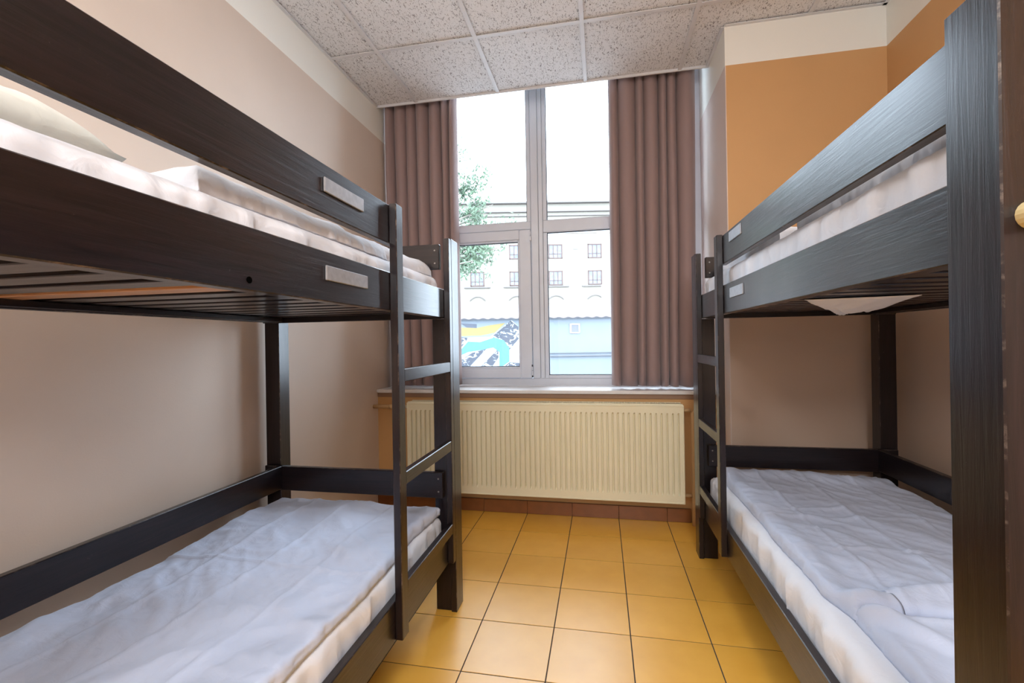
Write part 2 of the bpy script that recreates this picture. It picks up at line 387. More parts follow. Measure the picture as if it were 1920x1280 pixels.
def curtain(name, xa, xb, xa2, xb2, seed, nf, label):
    rnd = random.Random(seed)
    root = empty(name, ((xa + xb) / 2, 3.2, 0.845)); tag(root, label, 'curtain', 'curtains at the window')
    # folds of uneven width
    ws = [rnd.uniform(0.6, 1.5) for _ in range(nf)]; s = sum(ws); ed = [0]
    for w in ws: ed.append(ed[-1] + w / s)
    amp = [rnd.uniform(0.6, 1.1) for _ in range(nf)]
    nx, nz = nf * 20, 26
    bm = bmesh.new(); g = []
    for iz in range(nz + 1):
        t = iz / nz; z = 3.04 - t * (3.04 - 0.845); row = []
        for ix in range(nx + 1):
            u = ix / nx
            k = max(i for i in range(nf) if u >= ed[i] - 1e-9); f = (u - ed[k]) / (ed[k + 1] - ed[k])
            shift = 0.06 * math.sin(3 * u + seed) * t
            A = (0.052 + 0.010 * t) * amp[k]
            y = 3.205 + A * math.cos(2 * math.pi * f) + 0.012 * noise.noise(Vector((u * 9, z * 1.3, seed)))
            fold = -math.sin(2 * math.pi * f) * 0.21 * (ed[k + 1] - ed[k]) * (xb - xa)
            x0_ = xa + (xa2 - xa) * t ** 2; x1_ = xb + (xb2 - xb) * t
            X = x0_ + (x1_ - x0_) * u + fold + 0.010 * noise.noise(Vector((u * 5, z * 0.9, seed + 5))) * (4 * u * (1 - u))
            row.append(bm.verts.new((X - (xa + xb) / 2, min(y, 3.30) - 3.2, z - 0.845 + (0.004 * math.sin(u * 40) if iz == nz else 0))))
        g.append(row)
    for iz in range(nz):
        for ix in range(nx): bm.faces.new((g[iz][ix], g[iz][ix + 1], g[iz + 1][ix + 1], g[iz + 1][ix]))
    o = link('drape', finish(bm, 'drape', True), M_CURT, root)
    sd = o.modifiers.new('thickness', 'SOLIDIFY'); sd.thickness = 0.0025
    for k in range(nf + 1):
        xx = xa + (xb - xa) * (0.02 + 0.96 * k / nf) - (xa + xb) / 2
        box('hook', (xx - .004, xx + .004, -.018, -.004, 3.03 - .845, 3.062 - .845), M_PVC, root, .001)
    return root
curtain('curtain', -1.572, -1.022, -1.545, -1.018, 3, 7, 'mauve-brown curtain left of the window, behind the left bunk ladder')
curtain('curtain', 0.074, 0.640, 0.070, 0.622, 8, 7, 'mauve-brown curtain right of the window, by the white reveal')
rail = box('curtain_rail', (XL, XA, 3.182, 3.216, 3.062, 3.082), M_PVC, None, .003)
tag(rail, 'white curtain track above the curtains, behind the hung ceiling edge', 'curtain track')

# ------------------------------------------------------------------ radiator
M_PIPE = plain('orange_painted_pipe', (0.60, 0.38, 0.18), 0.45, var=0.05)
M_RAD = plain('cream_radiator_enamel', (0.80, 0.74, 0.53), 0.35, var=0.02)
def radiator():
    X0, X1, Z0, Z1, YFr = -1.315, 0.487, 0.150, 0.748, 2.935
    root = empty('radiator', ((X0 + X1) / 2, 3.0, 0.15)); ox, oy, oz = root.location
    tag(root, 'cream ribbed panel radiator on the wall under the window sill', 'radiator')
    n = 54; p = (X1 - X0 - 0.03) / n
    xs = []                                     # (x, depth-active)
    xs.append((X0, 0)); xs.append((X0 + .012, 0))
    for k in range(n):
        a = X0 + .015 + k * p
        xs += [(a + p * .34, 0), (a + p * .46, 1), (a + p * .60, 1), (a + p * .72, 0)]
    xs.append((X1 - .012, 0)); xs.append((X1, 0))
    zs = [(Z0, 0), (Z0 + .045, 0), (Z0 + .062, 1), (Z1 - .058, 1), (Z1 - .045, 0), (Z1, 0)]
    bm = bmesh.new(); g = []
    for (z, a) in zs:
        g.append([bm.verts.new((x - ox, YFr + 0.015 * a * b - oy, z - oz)) for (x, b) in xs])
    for i in range(len(zs) - 1):
        for k in range(len(xs) - 1): bm.faces.new((g[i][k], g[i][k + 1], g[i + 1][k + 1], g[i + 1][k]))
    # rolled rim and return edges
    rim = [v for v in g[0]] + [r[-1] for r in g[1:]] + [v for v in g[-1][-2::-1]] + [r[0] for r in g[-2:0:-1]]
    back = [bm.verts.new((v.co.x, v.co.y + .016, v.co.z)) for v in rim]
    L = len(rim)
    for k in range(L): bm.faces.new((rim[k], back[k], back[(k + 1) % L], rim[(k + 1) % L]))
    link('front_panel', finish(bm, 'front_panel'), M_RAD, root)
    bm = bmesh.new(); e = .006
    bm_box(bm, X0 - .003 - ox, X0 + .006 - ox, YFr - .003 - oy, YFr + .018 - oy, Z0 - oz, Z1 - oz, .002)
    bm_box(bm, X1 - .006 - ox, X1 + .003 - ox, YFr - .003 - oy, YFr + .018 - oy, Z0 - oz, Z1 - oz, .002)
    bm_box(bm, X0 - .003 - ox, X1 + .003 - ox, YFr - .003 - oy, YFr + .018 - oy, Z0 - .004 - oz, Z0 + .006 - oz, .002)
    bm_box(bm, X0 - .003 - ox, X1 + .003 - ox, YFr - .003 - oy, YFr + .018 - oy, Z1 - .006 - oz, Z1 + .003 - oz, .002)
    link('rim', finish(bm, 'rim'), M_RAD, root)
    box('rear_panel', (X0 - ox, X1 - ox, 3.018 - oy, 3.030 - oy, 0, Z1 - Z0), M_RAD, root, .003)
    for xx in (X0 + .004, X1 - .006):
        box('side_cover', (xx - ox, xx + .003 - ox, YFr + .012 - oy, 3.022 - oy, .01, Z1 - Z0 + .006), M_RAD, root, .001)
    bl = []; k = 0; x = X0 + .012
    while x < X1 - .012:
        bl.append((x - ox, x + .0045 - ox, YFr + .012 - oy, 3.020 - oy, Z1 - oz + .002, Z1 - oz + .010)); x += .0105
    g_ = boxes('top_grille', bl, M_RAD, root); g_['kind'] = 'stuff'
    boxes('grille_frame', [(X0 + .002 - ox, X1 - .002 - ox, YFr + .008 - oy, YFr + .013 - oy, Z1 - oz, Z1 - oz + .011), (X0 + .002 - ox, X1 - .002 - ox, 3.019 - oy, 3.026 - oy, Z1 - oz, Z1 - oz + .011)], M_RAD, root, .001)
    for xx in (X0 + .3, X1 - .3):
        box('wall_bracket', (xx - ox, xx + .03 - ox, 3.030 - oy, YF - oy, .1, .5), M_RAD, root, .002)
    # pipe connections
    tube('connection_pipe', [(X1 + .001 - ox, 2.985 - oy, .715 - oz), (X1 + .05 - ox, 2.985 - oy, .715 - oz)], .011, M_PIPE, root)
    tube('connection_pipe', [(X1 + .001 - ox, 2.985 - oy, .185 - oz), (X1 + .05 - ox, 2.985 - oy, .185 - oz)], .011, M_PIPE, root)
    tube('connection_pipe', [(X0 - .001 - ox, 2.985 - oy, .715 - oz), (X0 - .03 - ox, 2.985 - oy, .715 - oz)], .011, M_RAD, root)
    return root
radiator()
pr = empty('heating_pipe', (0.55, 2.985, 0)); tag(pr, 'orange-painted heating pipe at the right end of the radiator', 'pipe')
tube('riser', [(0, 0, 0), (0, 0, .19), (0, 0, .70), (.012, 0, .715), (.14, 0, .715)], .013, M_PIPE, pr)
tube('lower_branch', [(-.012, 0, .185), (.13, 0, .185)], .012, M_PIPE, pr)
pl = empty('heating_pipe', (-1.345, 2.985, .715)); tag(pl, 'orange-painted pipe from the left wall to the radiator top', 'pipe')
tube('pipe_run', [(0, 0, 0), (-.245, 0, 0)], .014, M_PIPE, pl)
tube('coupling', [(-.02, 0, 0), (-.05, 0, 0)], .018, M_PIPE, pl)
tube('coupling', [(-.10, 0, 0), (-.125, 0, 0)], .017, M_PIPE, pl)

# ------------------------------------------------------------------ bunk beds
def bunk(sx, xo, yfar, ynear, ystile, fstile, label, plates, peg=False, pine_slat=None, hole=None):
    """sx: +1 if the aisle face looks towards +X (left bunk), -1 for the right bunk. xo: ladder face."""
    root = empty('bunk_bed', (xo, yfar, 0)); tag(root, label, 'bunk bed', 'dark wooden bunk beds')
    th = .025; xb = xo - sx * th                     # outer face of the boards
    xi = xb - sx * th                                # inner face of the boards
    xw = xo - sx * .930                              # wall side extreme
    def B(name, x0, x1, y0, y1, z0, z1, mat, par=root, bev=.0022):
        bm = bmesh.new(); bm_box(bm, x0 - xo, x1 - xo, y0 - yfar, y1 - yfar, z0, z1, bev, 1, 0, True)
        return link(name, finish(bm, name), [mat, W_EDGE], par)
    ZT = 1.60
    # posts: far aisle corner (inner leg and outer post), near aisle corner, two at the wall
    lw = .070
    B('leg', xi + sx * th * 0.98, xi - sx * (lw - th), yfar - .078, yfar - .008, 0, 1.262, W_Z)
    B('corner_post', xo, xb, yfar - .088, yfar, 0, ZT + .005, W_Z)
    B('corner_post', xo, xb - sx * lw, ynear, ynear + .092, 0, ZT + .012, W_Z)
    wt = .075
    B('leg', xw, xw + sx * wt, yfar - .075, yfar - .005, 0, 1.585, W_Z)
    B('leg', xw, xw + sx * wt, ynear + .005, ynear + .075, 0, 1.585, W_Z)
    # ladder stiles and rungs, on the outside of the boards
    B('ladder_stile', xo, xb, ystile, ystile + .047, .225, ZT, W_Z)
    B('ladder_stile', xo, xb, fstile, yfar - .0895, .225, ZT, W_Z)
    for z in (1.055, .722, .372):
        B('rung', xo - sx * .001, xb, ystile + .047, fstile, z - .020, z + .022, W_Y)
    # side boards
    ye = yfar - .0785
    rail_u = B('side_board', xb, xi, ynear + .0925, ye, 1.264, 1.385, W_Y)
    guard = B('guard_board', xb, xi, ynear + .0925, ystile + .047, 1.475, 1.597, W_Y)
    B('side_board', xb, xi, ynear + .0925, ye, .222, .346, W_Y)
    B('side_board', xw + sx * (wt + .0005), xw + sx * (wt + th), ynear + .08, yfar - .08, 1.262, 1.385, W_Y)
    B('side_board', xw + sx * (wt + .0005), xw + sx * (wt + th), ynear + .08, yfar - .08, .497, .602, W_Y)
    B('side_board', xw + sx * (wt + .0005), xw + sx * (wt + th), ynear + .08, yfar - .08, .222, .346, W_Y)
    # end boards
    ys = yfar - .104
    xa, xc = xi - sx * (lw - th) * 0, xw + sx * .012
    for (z0, z1) in ((.492, .602), (1.262, 1.385), (1.475, 1.582), (.222, .346)):
        B('end_board', xi - sx * .0005, xc, yfar - .102, yfar - .079, z0, z1, W_X)
    for (z0, z1) in ((.492, .602), (1.262, 1.385), (1.475, 1.582), (.222, .346)):
        B('end_board', xb - sx * (lw + .0005), xc, ynear + .080, ynear + .103, z0, z1, W_X)
    # cleats and slats
    for z in (1.282, .272):
        for (a, b) in ((xi - sx * .0005, xi - sx * .022), (xw + sx * (wt + th + .0005), xw + sx * (wt + th + .022))):
            B('cleat', a, b, ynear + .11, yfar - .105, z - .016, z + .003, W_Y)
        bm = bmesh.new(); a, b = xi - sx * .003, xw + sx * (wt + th + .003)
        bm_box(bm, a - xo, b - xo, 0, .066, 0, .016, .002); me = finish(bm, 'slat'); me.materials.append(W_X)
        y = yfar - .18; k = 0
        while y > ynear + .11:
            s = link('slat', me, None, root, (0, y - yfar, z + .0035))
            if z > 1 and pine_slat is not None and k == pine_slat:
                s.data = me.copy(); s.data.materials[0] = W_PALE; s['label'] = 'bare unpainted pine slat'
            y -= .105; k += 1
    # steel number plates
    for (y, z, w, h, t) in plates:
        par = guard if z > 1.45 else rail_u
        pl_ = box('number_plate', (xb - xo, xb + sx * .005 - xo, y - yfar, y + w - yfar, z - h / 2, z + h / 2), M_PLATE, par, .0015)
        pl_['label'] = 'blank brushed steel number plate'
    if hole:
        bm = bmesh.new(); y, z = hole
        bmesh.ops.create_cone(bm, cap_ends=True, segments=16, radius1=.0065, radius2=.0065, depth=.002,
            matrix=Matrix.Translation((xb + sx * .0002 - xo, y - yfar, z)) @ Matrix.Rotation(math.pi / 2, 4, 'Y'))
        link('bolt_hole', finish(bm, 'bolt_hole'), M_HOLE, rail_u)
    # screws in the end boards by the posts
    for z in (1.50, 1.555, .52, .575):
        bm = bmesh.new()
        bmesh.ops.create_cone(bm, cap_ends=True, segments=10, radius1=.004, radius2=.003, depth=.002,
            matrix=Matrix.Translation((xi - sx * .02 - xo, -.103, z)) @ Matrix.Rotation(math.pi / 2, 4, 'X'))
        link('screw', finish(bm, 'screw'), M_SCREW, root)
    return root

bunk(1, -.625, 1.960, -.005, 1.336, 1.838,
     'dark wooden bunk bed along the left wall with ladder facing right',
     [(.990, 1.546, .185, .036, 0), (.992, 1.333, .198, .036, 0)], pine_slat=9, hole=(.75, 1.284))
bunk(-1, .490, 2.630, .672, 2.080, 2.510,
     'dark wooden bunk bed along the right wall with ladder facing left',
     [(1.815, 1.564, .155, .040, 0), (1.800, 1.340, .170, .040, 0)], peg=True)

# pale peg fixed to the near post of the right bunk
M_PEG = plain('pale_varnished_peg', (0.72, 0.58, 0.30), 0.35, var=0.08, scale=20)
bm = bmesh.new()
prof = [(0.0, .0), (.015, .0), (.018, .004), (.018, .045), (.015, .05), (0.0, .052)]
seg = 20; rings = []
for (r, h) in prof[1:-1]:
    rings.append([bm.verts.new((.020 * 0 + r * math.cos(2 * math.pi * k / seg), -h, r * math.sin(2 * math.pi * k / seg))) for k in range(seg)])
for a, b_ in zip(rings, rings[1:]):
    for k in range(seg): bm.faces.new((a[k], a[(k + 1) % seg], b_[(k + 1) % seg], b_[k]))
bm.faces.new(rings[0]); bm.faces.new(rings[-1])
o = link('coat_peg', finish(bm, 'coat_peg', False), M_PEG, None, (.521, .6755, 1.305))
tag(o, 'pale varnished round wooden peg on the near right bunk post', 'peg')

# ------------------------------------------------------------------ bedding
def fbm(x, y, s, seed, sy=1.0):
    return noise.fractal(Vector((x * s, y * s * sy, seed)), 0.8, 2.1, 5)
def soft(name, x0, x1, y0, y1, z0, z1, r, hf, mat, res=.018, side=.0, parent=None, edge=None):
    """closed soft slab; hf(x, y) lifts the top, side jitters the flanks, edge(x,y)->(dx,dy) bends the outline"""
    h = z1 - z0; r = min(r, h * .98)
    def axis(a, b):
        pr = [(a, h), (a, h * .75 if h * .75 > r else (h + r) / 2), (a, r)]
        for k in range(1, 5):
            t = k / 5 * math.pi / 2; pr.append((a + r * (1 - math.cos(t)), r * (1 - math.sin(t))))
        n = max(2, int((b - a - 2 * r) / res)); inner = [(a + r + (b - a - 2 * r) * i / n, 0) for i in range(n + 1)]
        post = [(a + b - p, d) for (p, d) in pr[::-1]]
        return pr + inner + post
    ax, ay = axis(x0, x1), axis(y0, y1)
    cx, cy = (x0 + x1) / 2, (y0 + y1) / 2
    bm = bmesh.new(); g = []
    for (x, dx) in ax:
        row = []
        for (y, dy) in ay:
            d = max(dx, dy); top = max(0.0, 1 - d / r) if d < r else 0.0
            z = z1 - d + hf(x, y) * (top if d > 0 else 1)
            X, Y = x, y
            if side:
                s = side * noise.fractal(Vector((x * 7, y * 19, z * 6)), 0.7, 2.2, 4) * min(1, d / r) * (1 if d < h * .99 else .3)
                if dx >= dy and dx > 0: X += s
                elif dy > 0: Y += s
            if edge: ex, ey = edge(x, y); X += ex; Y += ey
            row.append(bm.verts.new((X - cx, Y - cy, max(z, z0) - z0)))
        g.append(row)
    for i in range(len(ax) - 1):
        for k in range(len(ay) - 1): bm.faces.new((g[i][k], g[i + 1][k], g[i + 1][k + 1], g[i][k + 1]))
    rim = [row[0] for row in g] + g[-1][1:] + [row[-1] for row in g[-2::-1]] + g[0][-2:0:-1]
    bm.faces.new(rim)
    return link(name, finish(bm, name, True), mat, parent, (cx, cy, z0))

def crease(v, lines, w=.006):
    return sum(-math.exp(-((v - l) / w) ** 2) for l in lines)
def ridged(x, y, s, seed, sy):
    n = abs(noise.noise(Vector((x * s + .4 * noise.noise(Vector((x * 3, y * 3, seed))), y * s * sy, seed)))); return 1 - min(1, n * 3.2)

def mattress(name, x0, x1, y0, y1, z0, z1, seed, label):
    def hf(x, y): return -.004 * abs(fbm(x, y, 4, seed))
    o = soft(name, x0, x1, y0, y1, z0, z1, .035, hf, M_SHEET, .014, .013)
    return tag(o, label, 'mattress', 'sheeted mattresses on the bunks')
def duvet(x0, x1, y0, y1, z0, z1, seed, label, cx=(), cy=(), wr=.012, edge=None, rolls=None, mat=None, rr=.5):
    def hf(x, y):
        v = wr * fbm(x, y, 3.0, seed, .7) + wr * .55 * ridged(x + .4 * y, y, 5, seed, .55) - wr * .3
        msk = max(0, .5 + noise.noise(Vector((x * 2.3, y * 2.3, seed + 9))))
        v += wr * .42 * msk * ridged(y, x - .3 * y, 10, seed + 3, .35)
        v += wr * .30 * (1 - msk) * ridged(x + .8 * y, y, 17, seed + 6, .4)
        v -= .0055 * crease(x + .006 * noise.noise(Vector((0, y * 3, seed))), cx, .006) + .0045 * crease(y + .01 * noise.noise(Vector((x * 3, 0, seed))), cy, .006)
        if rolls: v += rolls(x, y)
        return v
    o = soft('duvet', x0, x1, y0, y1, z0, z1, (z1 - z0) * rr, hf, mat or M_DUVET, .0075, .008, None, edge)
    return tag(o, label, 'duvet', 'white duvets laid flat on the bunks')

# left bunk, lower
mattress('mattress', -1.475, -.680, .10, 1.850, .292, .425, 1, 'white sheeted mattress under the duvet on the left lower bunk')
def e1(x, y):
    return (.006 * math.sin(y * 7) + .01 * noise.noise(Vector((y * 4, x, 2))), .006 * math.sin(x * 9))
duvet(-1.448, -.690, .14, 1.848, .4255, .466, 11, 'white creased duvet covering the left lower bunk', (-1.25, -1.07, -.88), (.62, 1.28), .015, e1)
# left bunk, upper
mattress('mattress', -1.475, -.678, .10, 1.850, 1.304, 1.440, 2, 'white sheeted mattress in the left upper bunk')
duvet(-1.46, -.705, .70, 1.845, 1.441, 1.503, 21, 'white duvet folded flat on the far part of the left upper bunk', (-1.2,), (1.2,), .010, e1, mat=M_SHEET, rr=.95)
def pillow(x0, x1, y0, y1, z0, hmax, seed, label, mat=M_PILLOW):
    nx, ny = 44, 40; bm = bmesh.new(); cx, cy = (x0 + x1) / 2, (y0 + y1) / 2
    T_, B_ = [], []
    for i in range(nx + 1):
        u = -1 + 2 * i / nx; t1, b1 = [], []
        for j in range(ny + 1):
            v = -1 + 2 * j / ny
            k = (max(0, (1 - u ** 4)) * max(0, (1 - v ** 4))) ** .33
            pin = 1 - .05 * (1 - abs(u)) * abs(v) ** 3 - .0
            X = u * (x1 - x0) / 2 * (1 - .05 * (1 - v * v) * abs(u) ** 3); Y = v * (y1 - y0) / 2 * (1 - .06 * (1 - u * u) * abs(v) ** 3)
            w = .022 * fbm(X, Y, 5, seed) + .016 * ridged(X, Y, 6, seed, .6)
            top = hmax * k + w * k; bot = 0.0 if k > .25 else hmax * .23 * (1 - k / .25)
            edge_ = i in (0, nx) or j in (0, ny)
            if edge_: top = bot = hmax * .24
            vt = bm.verts.new((X, Y, max(top, bot + .001)))
            t1.append(vt); b1.append(vt if edge_ else bm.verts.new((X, Y, bot)))
        T_.append(t1); B_.append(b1)
    for i in range(nx):
        for j in range(ny):
            bm.faces.new((T_[i][j], T_[i + 1][j], T_[i + 1][j + 1], T_[i][j + 1]))
            q = [B_[i][j], B_[i][j + 1], B_[i + 1][j + 1], B_[i + 1][j]]
            if len(set(q)) == 4 and not all(a in (T_[i][j], T_[i + 1][j], T_[i + 1][j + 1], T_[i][j + 1]) for a in q): bm.faces.new(q)
    o = link('pillow', finish(bm, 'pillow', True), mat, None, (cx, cy, z0))
    return tag(o, label, 'pillow', 'pillows on the bunks')
pillow(-1.44, -.76, .10, .615, 1.445, .100, 5, 'plump ivory pillow at the near end of the left upper bunk')
# right bunk, lower
mattress('mattress', .545, 1.305, .785, 2.520, .292, .448, 4, 'white sheeted mattress under the duvet on the right lower bunk')
def e2(x, y):
    k = max(0, 1 - abs(y - 1.28) / .12)
    return (.012 * noise.noise(Vector((y * 5, 0, 9))) + (.03 * k if x < .7 else 0), .012 * math.sin(x * 9))
def rolls2(x, y):
    a = .022 * math.exp(-((y - 2.45 + .08 * (x - .58)) / .06) ** 2)                    # fold near the far end
    b = .028 * math.exp(-((y - 1.345 - .03 * math.sin(x * 8)) / .035) ** 2)             # roll at the near edge
    c = .008 * math.exp(-((x - .63) / .03) ** 2)
    return a + b + c
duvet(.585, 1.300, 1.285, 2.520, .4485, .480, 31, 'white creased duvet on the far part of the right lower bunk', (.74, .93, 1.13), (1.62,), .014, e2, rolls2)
def e3(x, y):
    return ((.02 * (y - 1.0) if x < .9 else 0) + .006 * noise.noise(Vector((y * 6, 3, 9))), .035 * math.exp(-((x - .60) / .05) ** 2) if y > 1.1 else 0)
def rolls3(x, y):
    return .022 * math.exp(-(((x - .66) + (y - 1.20) * .8) / .03) ** 2) * math.exp(-((y - 1.2) / .08) ** 2) + .012 * math.exp(-((y - 1.225) / .02) ** 2)
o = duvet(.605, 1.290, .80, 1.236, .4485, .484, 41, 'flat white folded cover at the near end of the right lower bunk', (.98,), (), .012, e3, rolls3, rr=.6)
o.name = 'folded_cover'; o['category'] = 'bed cover'
del o['group']
# right bunk, upper
mattress('mattress', .543, 1.305, .785, 2.520, 1.304, 1.474, 6, 'white sheeted mattress in the right upper bunk')
duvet(.590, 1.295, 1.66, 2.515, 1.475, 1.528, 51, 'white duvet on the far part of the right upper bunk', (.9,), (2.1,), .010, e1, mat=M_SHEET)
duvet(.595, 1.29, .80, 1.535, 1.475, 1.540, 61, 'rolled grey-white duvet at the near end of the right upper bunk', (.95,), (), .010, e1, mat=M_SHEET, rr=.6)

# loose sheet end hanging out between the slats of the right upper bunk
bm = bmesh.new(); gx = []
poly = [(.70, 1.60), (.84, 1.96), (1.02, 2.20), (1.18, 2.28)]
nx, ny = 60, 34
for i in range(nx + 1):
    u = i / nx; a = (.66 + .30 * u, 1.66 - .06 * u); b_ = (.74 + .46 * u, 1.78 + .56 * u ** .8)
    row = []
    for j in range(ny + 1):
        v = j / ny; X = a[0] + (b_[0] - a[0]) * v; Y = a[1] + (b_[1] - a[1]) * v
        sag = max(0.0, math.sin(math.pi * u)) ** .8 * max(0.0, math.sin(math.pi * v)) ** .8
        z = 1.2815 - (.026 + .016 * ridged(u, v, 2.6, 3, 1.3) + .006 * math.sin(u * 13 + v * 5)) * sag
        row.append(bm.verts.new((X - .9, Y - 1.9, z - 1.28)))
    gx.append(row)
for i in range(nx):
    for j in range(ny): bm.faces.new((gx[i][j], gx[i + 1][j], gx[i + 1][j + 1], gx[i][j + 1]))
o = link('loose_sheet', finish(bm, 'loose_sheet', True), M_SHEET, None, (.9, 1.9, 1.28))
sd = o.modifiers.new('thickness', 'SOLIDIFY'); sd.thickness = .0015
tag(o, 'crumpled white sheet end sagging below the right upper bunk slats', 'sheet')

# ------------------------------------------------------------------ added fill panels behind the camera, there to brighten the room
M_DIFF, nt_, b_ = newmat('lamp_diffuser'); b_.inputs['Emission Color'].default_value = (1, .93, .84, 1); b_.inputs['Emission Strength'].default_value = 2.0
for n_, (cx, cy) in enumerate(fill_cells):
    r_ = empty('ceiling_light', (cx, cy, ZC)); tag(r_, ['square ceiling light panel behind the left bunk, near the back wall', 'square ceiling light panel behind the right bunk, near the back wall'][n_], 'ceiling light', 'ceiling light panels')
    boxes('frame', [(-.296, .296, -.296, -.270, .004, .03), (-.296, .296, .270, .296, .004, .03), (-.296, -.270, -.27, .27, .004, .03), (.270, .296, -.27, .27, .004, .03)], M_TBAR, r_, .002)
    box('diffuser', (-.27, .27, -.27, .27, .010, .016), M_DIFF, r_)

r_ = empty('wall_lamp', (.30, YB, 1.95)); tag(r_, 'rectangular white wall lamp on the back wall', 'wall lamp')  # unseen fitting added to carry the frontal fill
box('housing', (-.30, .30, 0, .045, -.22, .22), M_TBAR, r_, .004)
box('diffuser', (-.28, .28, .046, .054, -.20, .20), M_DIFF, r_, .002)

# ------------------------------------------------------------------ outdoors (turned to face the room's view)
OUT = YAW
def outp(u, d, z=0): return (R.x * u + F.x * d, R.y * u + F.y * d, z)
M_GROUND = plain('pale_yard_paving', (0.26, 0.255, 0.25), 0.9, scale=1)
g_ = box('ground', (-60, 60, 4.0, 90, -2.75, -2.55), M_GROUND); g_.rotation_euler = (0, 0, OUT); struct(g_)
M_FAC = plain('cream_facade_plaster', (0.19, 0.172, 0.142), 0.9, var=0.03, scale=.6)
M_TRIM = plain('facade_stone_trim', (0.11, 0.096, 0.088), 0.9)
M_WFR = plain('brown_window_frame', (0.06, 0.03, 0.024), 0.6)
M_WPANE = plain('dark_reflecting_pane', (0.085, 0.095, 0.12), 0.15, var=0.4, scale=2.0)
bd = empty('apartment_building', outp(2.2, 40, -2.55), OUT); tag(bd, 'cream facade with rows of brown windows beyond the shed', 'building')
zo = 2.55
box('wall', (-19, 19, 0, 9, 0, 13.3 + zo), M_FAC, bd)
for (z, d_, h_) in ((13.22, .45, .16), (12.46, .28, .10), (12.10, .2, .08), (10.55, .05, .03)):
    box('cornice', (-19.2, 19.2, -d_, .02, z + zo - h_ / 2, z + zo + h_ / 2), M_TRIM, bd, .02)
box('parapet', (4.0, 19, -.35, .3, 13.3 + zo, 13.65 + zo), M_FAC, bd, .02)
def fwin(x, z0, z1, w):
    f = boxes('window', [(x - w / 2, x - w / 2 + .09, -.06, .05, z0, z1), (x + w / 2 - .09, x + w / 2, -.06, .05, z0, z1), (x - w / 2, x + w / 2, -.06, .05, z0, z0 + .09), (x - w / 2, x + w / 2, -.06, .05, z1 - .09, z1),
        (x - .22, x - .15, -.05, .04, z0, z1), (x + .16, x + .22, -.05, .04, z0, z1), (x - w / 2, x + w / 2, -.05, .04, z0 + .38, z0 + .43)], M_WFR, bd)
    box('pane', (x - w / 2 + .05, x + w / 2 - .05, -.02, -.01, z0 + .05, z1 - .05), M_WPANE, f)
pitch = 3.44
for k in range(-4, 6):
    x = -5.15 + k * pitch + (0.0)
    fwin(x, 8.35 + zo, 9.60 + zo, 1.22); fwin(x, 6.02 + zo, 7.28 + zo, 1.22)
    box('ledge', (x - 1.15, x + 1.15, -.14, .02, 5.86 + zo, 5.97 + zo), M_TRIM, bd, .01)
    box('vent_grille', (x + 1.55, x + 2.0, -.03, .02, 9.13 + zo, 9.2 + zo), M_TRIM, bd)
    bm = bmesh.new(); n_ = 12                    # shallow arch moulding
    ri = []
    for q in range(n_ + 1):
        a = math.radians(35 + 110 * q / n_)
        ri.append([bm.verts.new((x + math.cos(a) * rr_, yy, 4.30 + zo + math.sin(a) * rr_)) for (rr_, yy) in ((.78, -.08), (.86, -.08), (.86, .03), (.78, .03))])
    for a, b2 in zip(ri, ri[1:]):
        for s_ in range(4): bm.faces.new((a[s_], a[(s_ + 1) % 4], b2[(s_ + 1) % 4], b2[s_]))
    bm.faces.new(ri[0]); bm.faces.new(ri[-1])
    link('arch_moulding', finish(bm, 'arch_moulding'), M_TRIM, bd)

M_SHED = plain('pale_blue_shed_wall', (0.112, 0.128, 0.147), 0.85, var=0.05, scale=1.0)
M_SHTR = plain('grey_shed_ledge', (0.09, 0.09, 0.10), 0.8)
M_ROOF = plain('weathered_roof_sheet', (0.105, 0.088, 0.086), 0.8, var=.12, scale=2)
sh = empty('shed', outp(0, 25, -2.55), OUT); tag(sh, 'low pale blue shed with corrugated roof and painted mural', 'shed')
box('wall', (-11, 12, 0, 6, 0, 2.42 + zo), M_SHED, sh)
box('ledge', (.45, 12, -.16, .02, .30 + zo, .36 + zo), M_SHTR, sh, .01)
box('ledge', (.45, 12, -.08, .02, .47 + zo, .50 + zo), M_SHTR, sh, .005)
box('gutter', (-11.2, 12.2, -.22, -.10, 2.36 + zo, 2.45 + zo), M_SHTR, sh, .02)
bm = bmesh.new(); n_ = 23 * 16; ra, rb = [], []
for k in range(n_ + 1):
    x = -11.3 + 23.6 * k / n_; dz = .03 * math.cos(2 * math.pi * k / 8)
    ra.append((bm.verts.new((x, -.30, 2.44 + zo + dz)), bm.verts.new((x, -.30, 2.40 + zo + dz)))); rb.append((bm.verts.new((x, 1.9, 3.27 + zo + dz)), bm.verts.new((x, 1.9, 3.23 + zo + dz))))
for k in range(n_):
    bm.faces.new((ra[k][0], ra[k + 1][0], rb[k + 1][0], rb[k][0])); bm.faces.new((ra[k][1], rb[k][1], rb[k + 1][1], ra[k + 1][1]))
    bm.faces.new((ra[k][0], ra[k][1], ra[k + 1][1], ra[k + 1][0])); bm.faces.new((rb[k][0], rb[k + 1][0], rb[k + 1][1], rb[k][1]))
link('roof', finish(bm, 'roof', False), M_ROOF, sh)
box('ridge_wall', (-11, 12, 1.9, 6, 2.4 + zo, 3.2 + zo), M_ROOF, sh)
wv = boxes('window', [(3.18, 3.26, -.05, .02, 1.55 + zo, 2.08 + zo), (3.66, 3.74, -.05, .02, 1.55 + zo, 2.08 + zo), (3.18, 3.74, -.05, .02, 1.55 + zo, 1.61 + zo), (3.18, 3.74, -.05, .02, 2.02 + zo, 2.08 + zo)], plain('white_vent_frame', (.4, .4, .4), .6), sh)
box('pane', (3.24, 3.68, -.02, -.005, 1.6 + zo, 2.04 + zo), M_SHTR, wv)
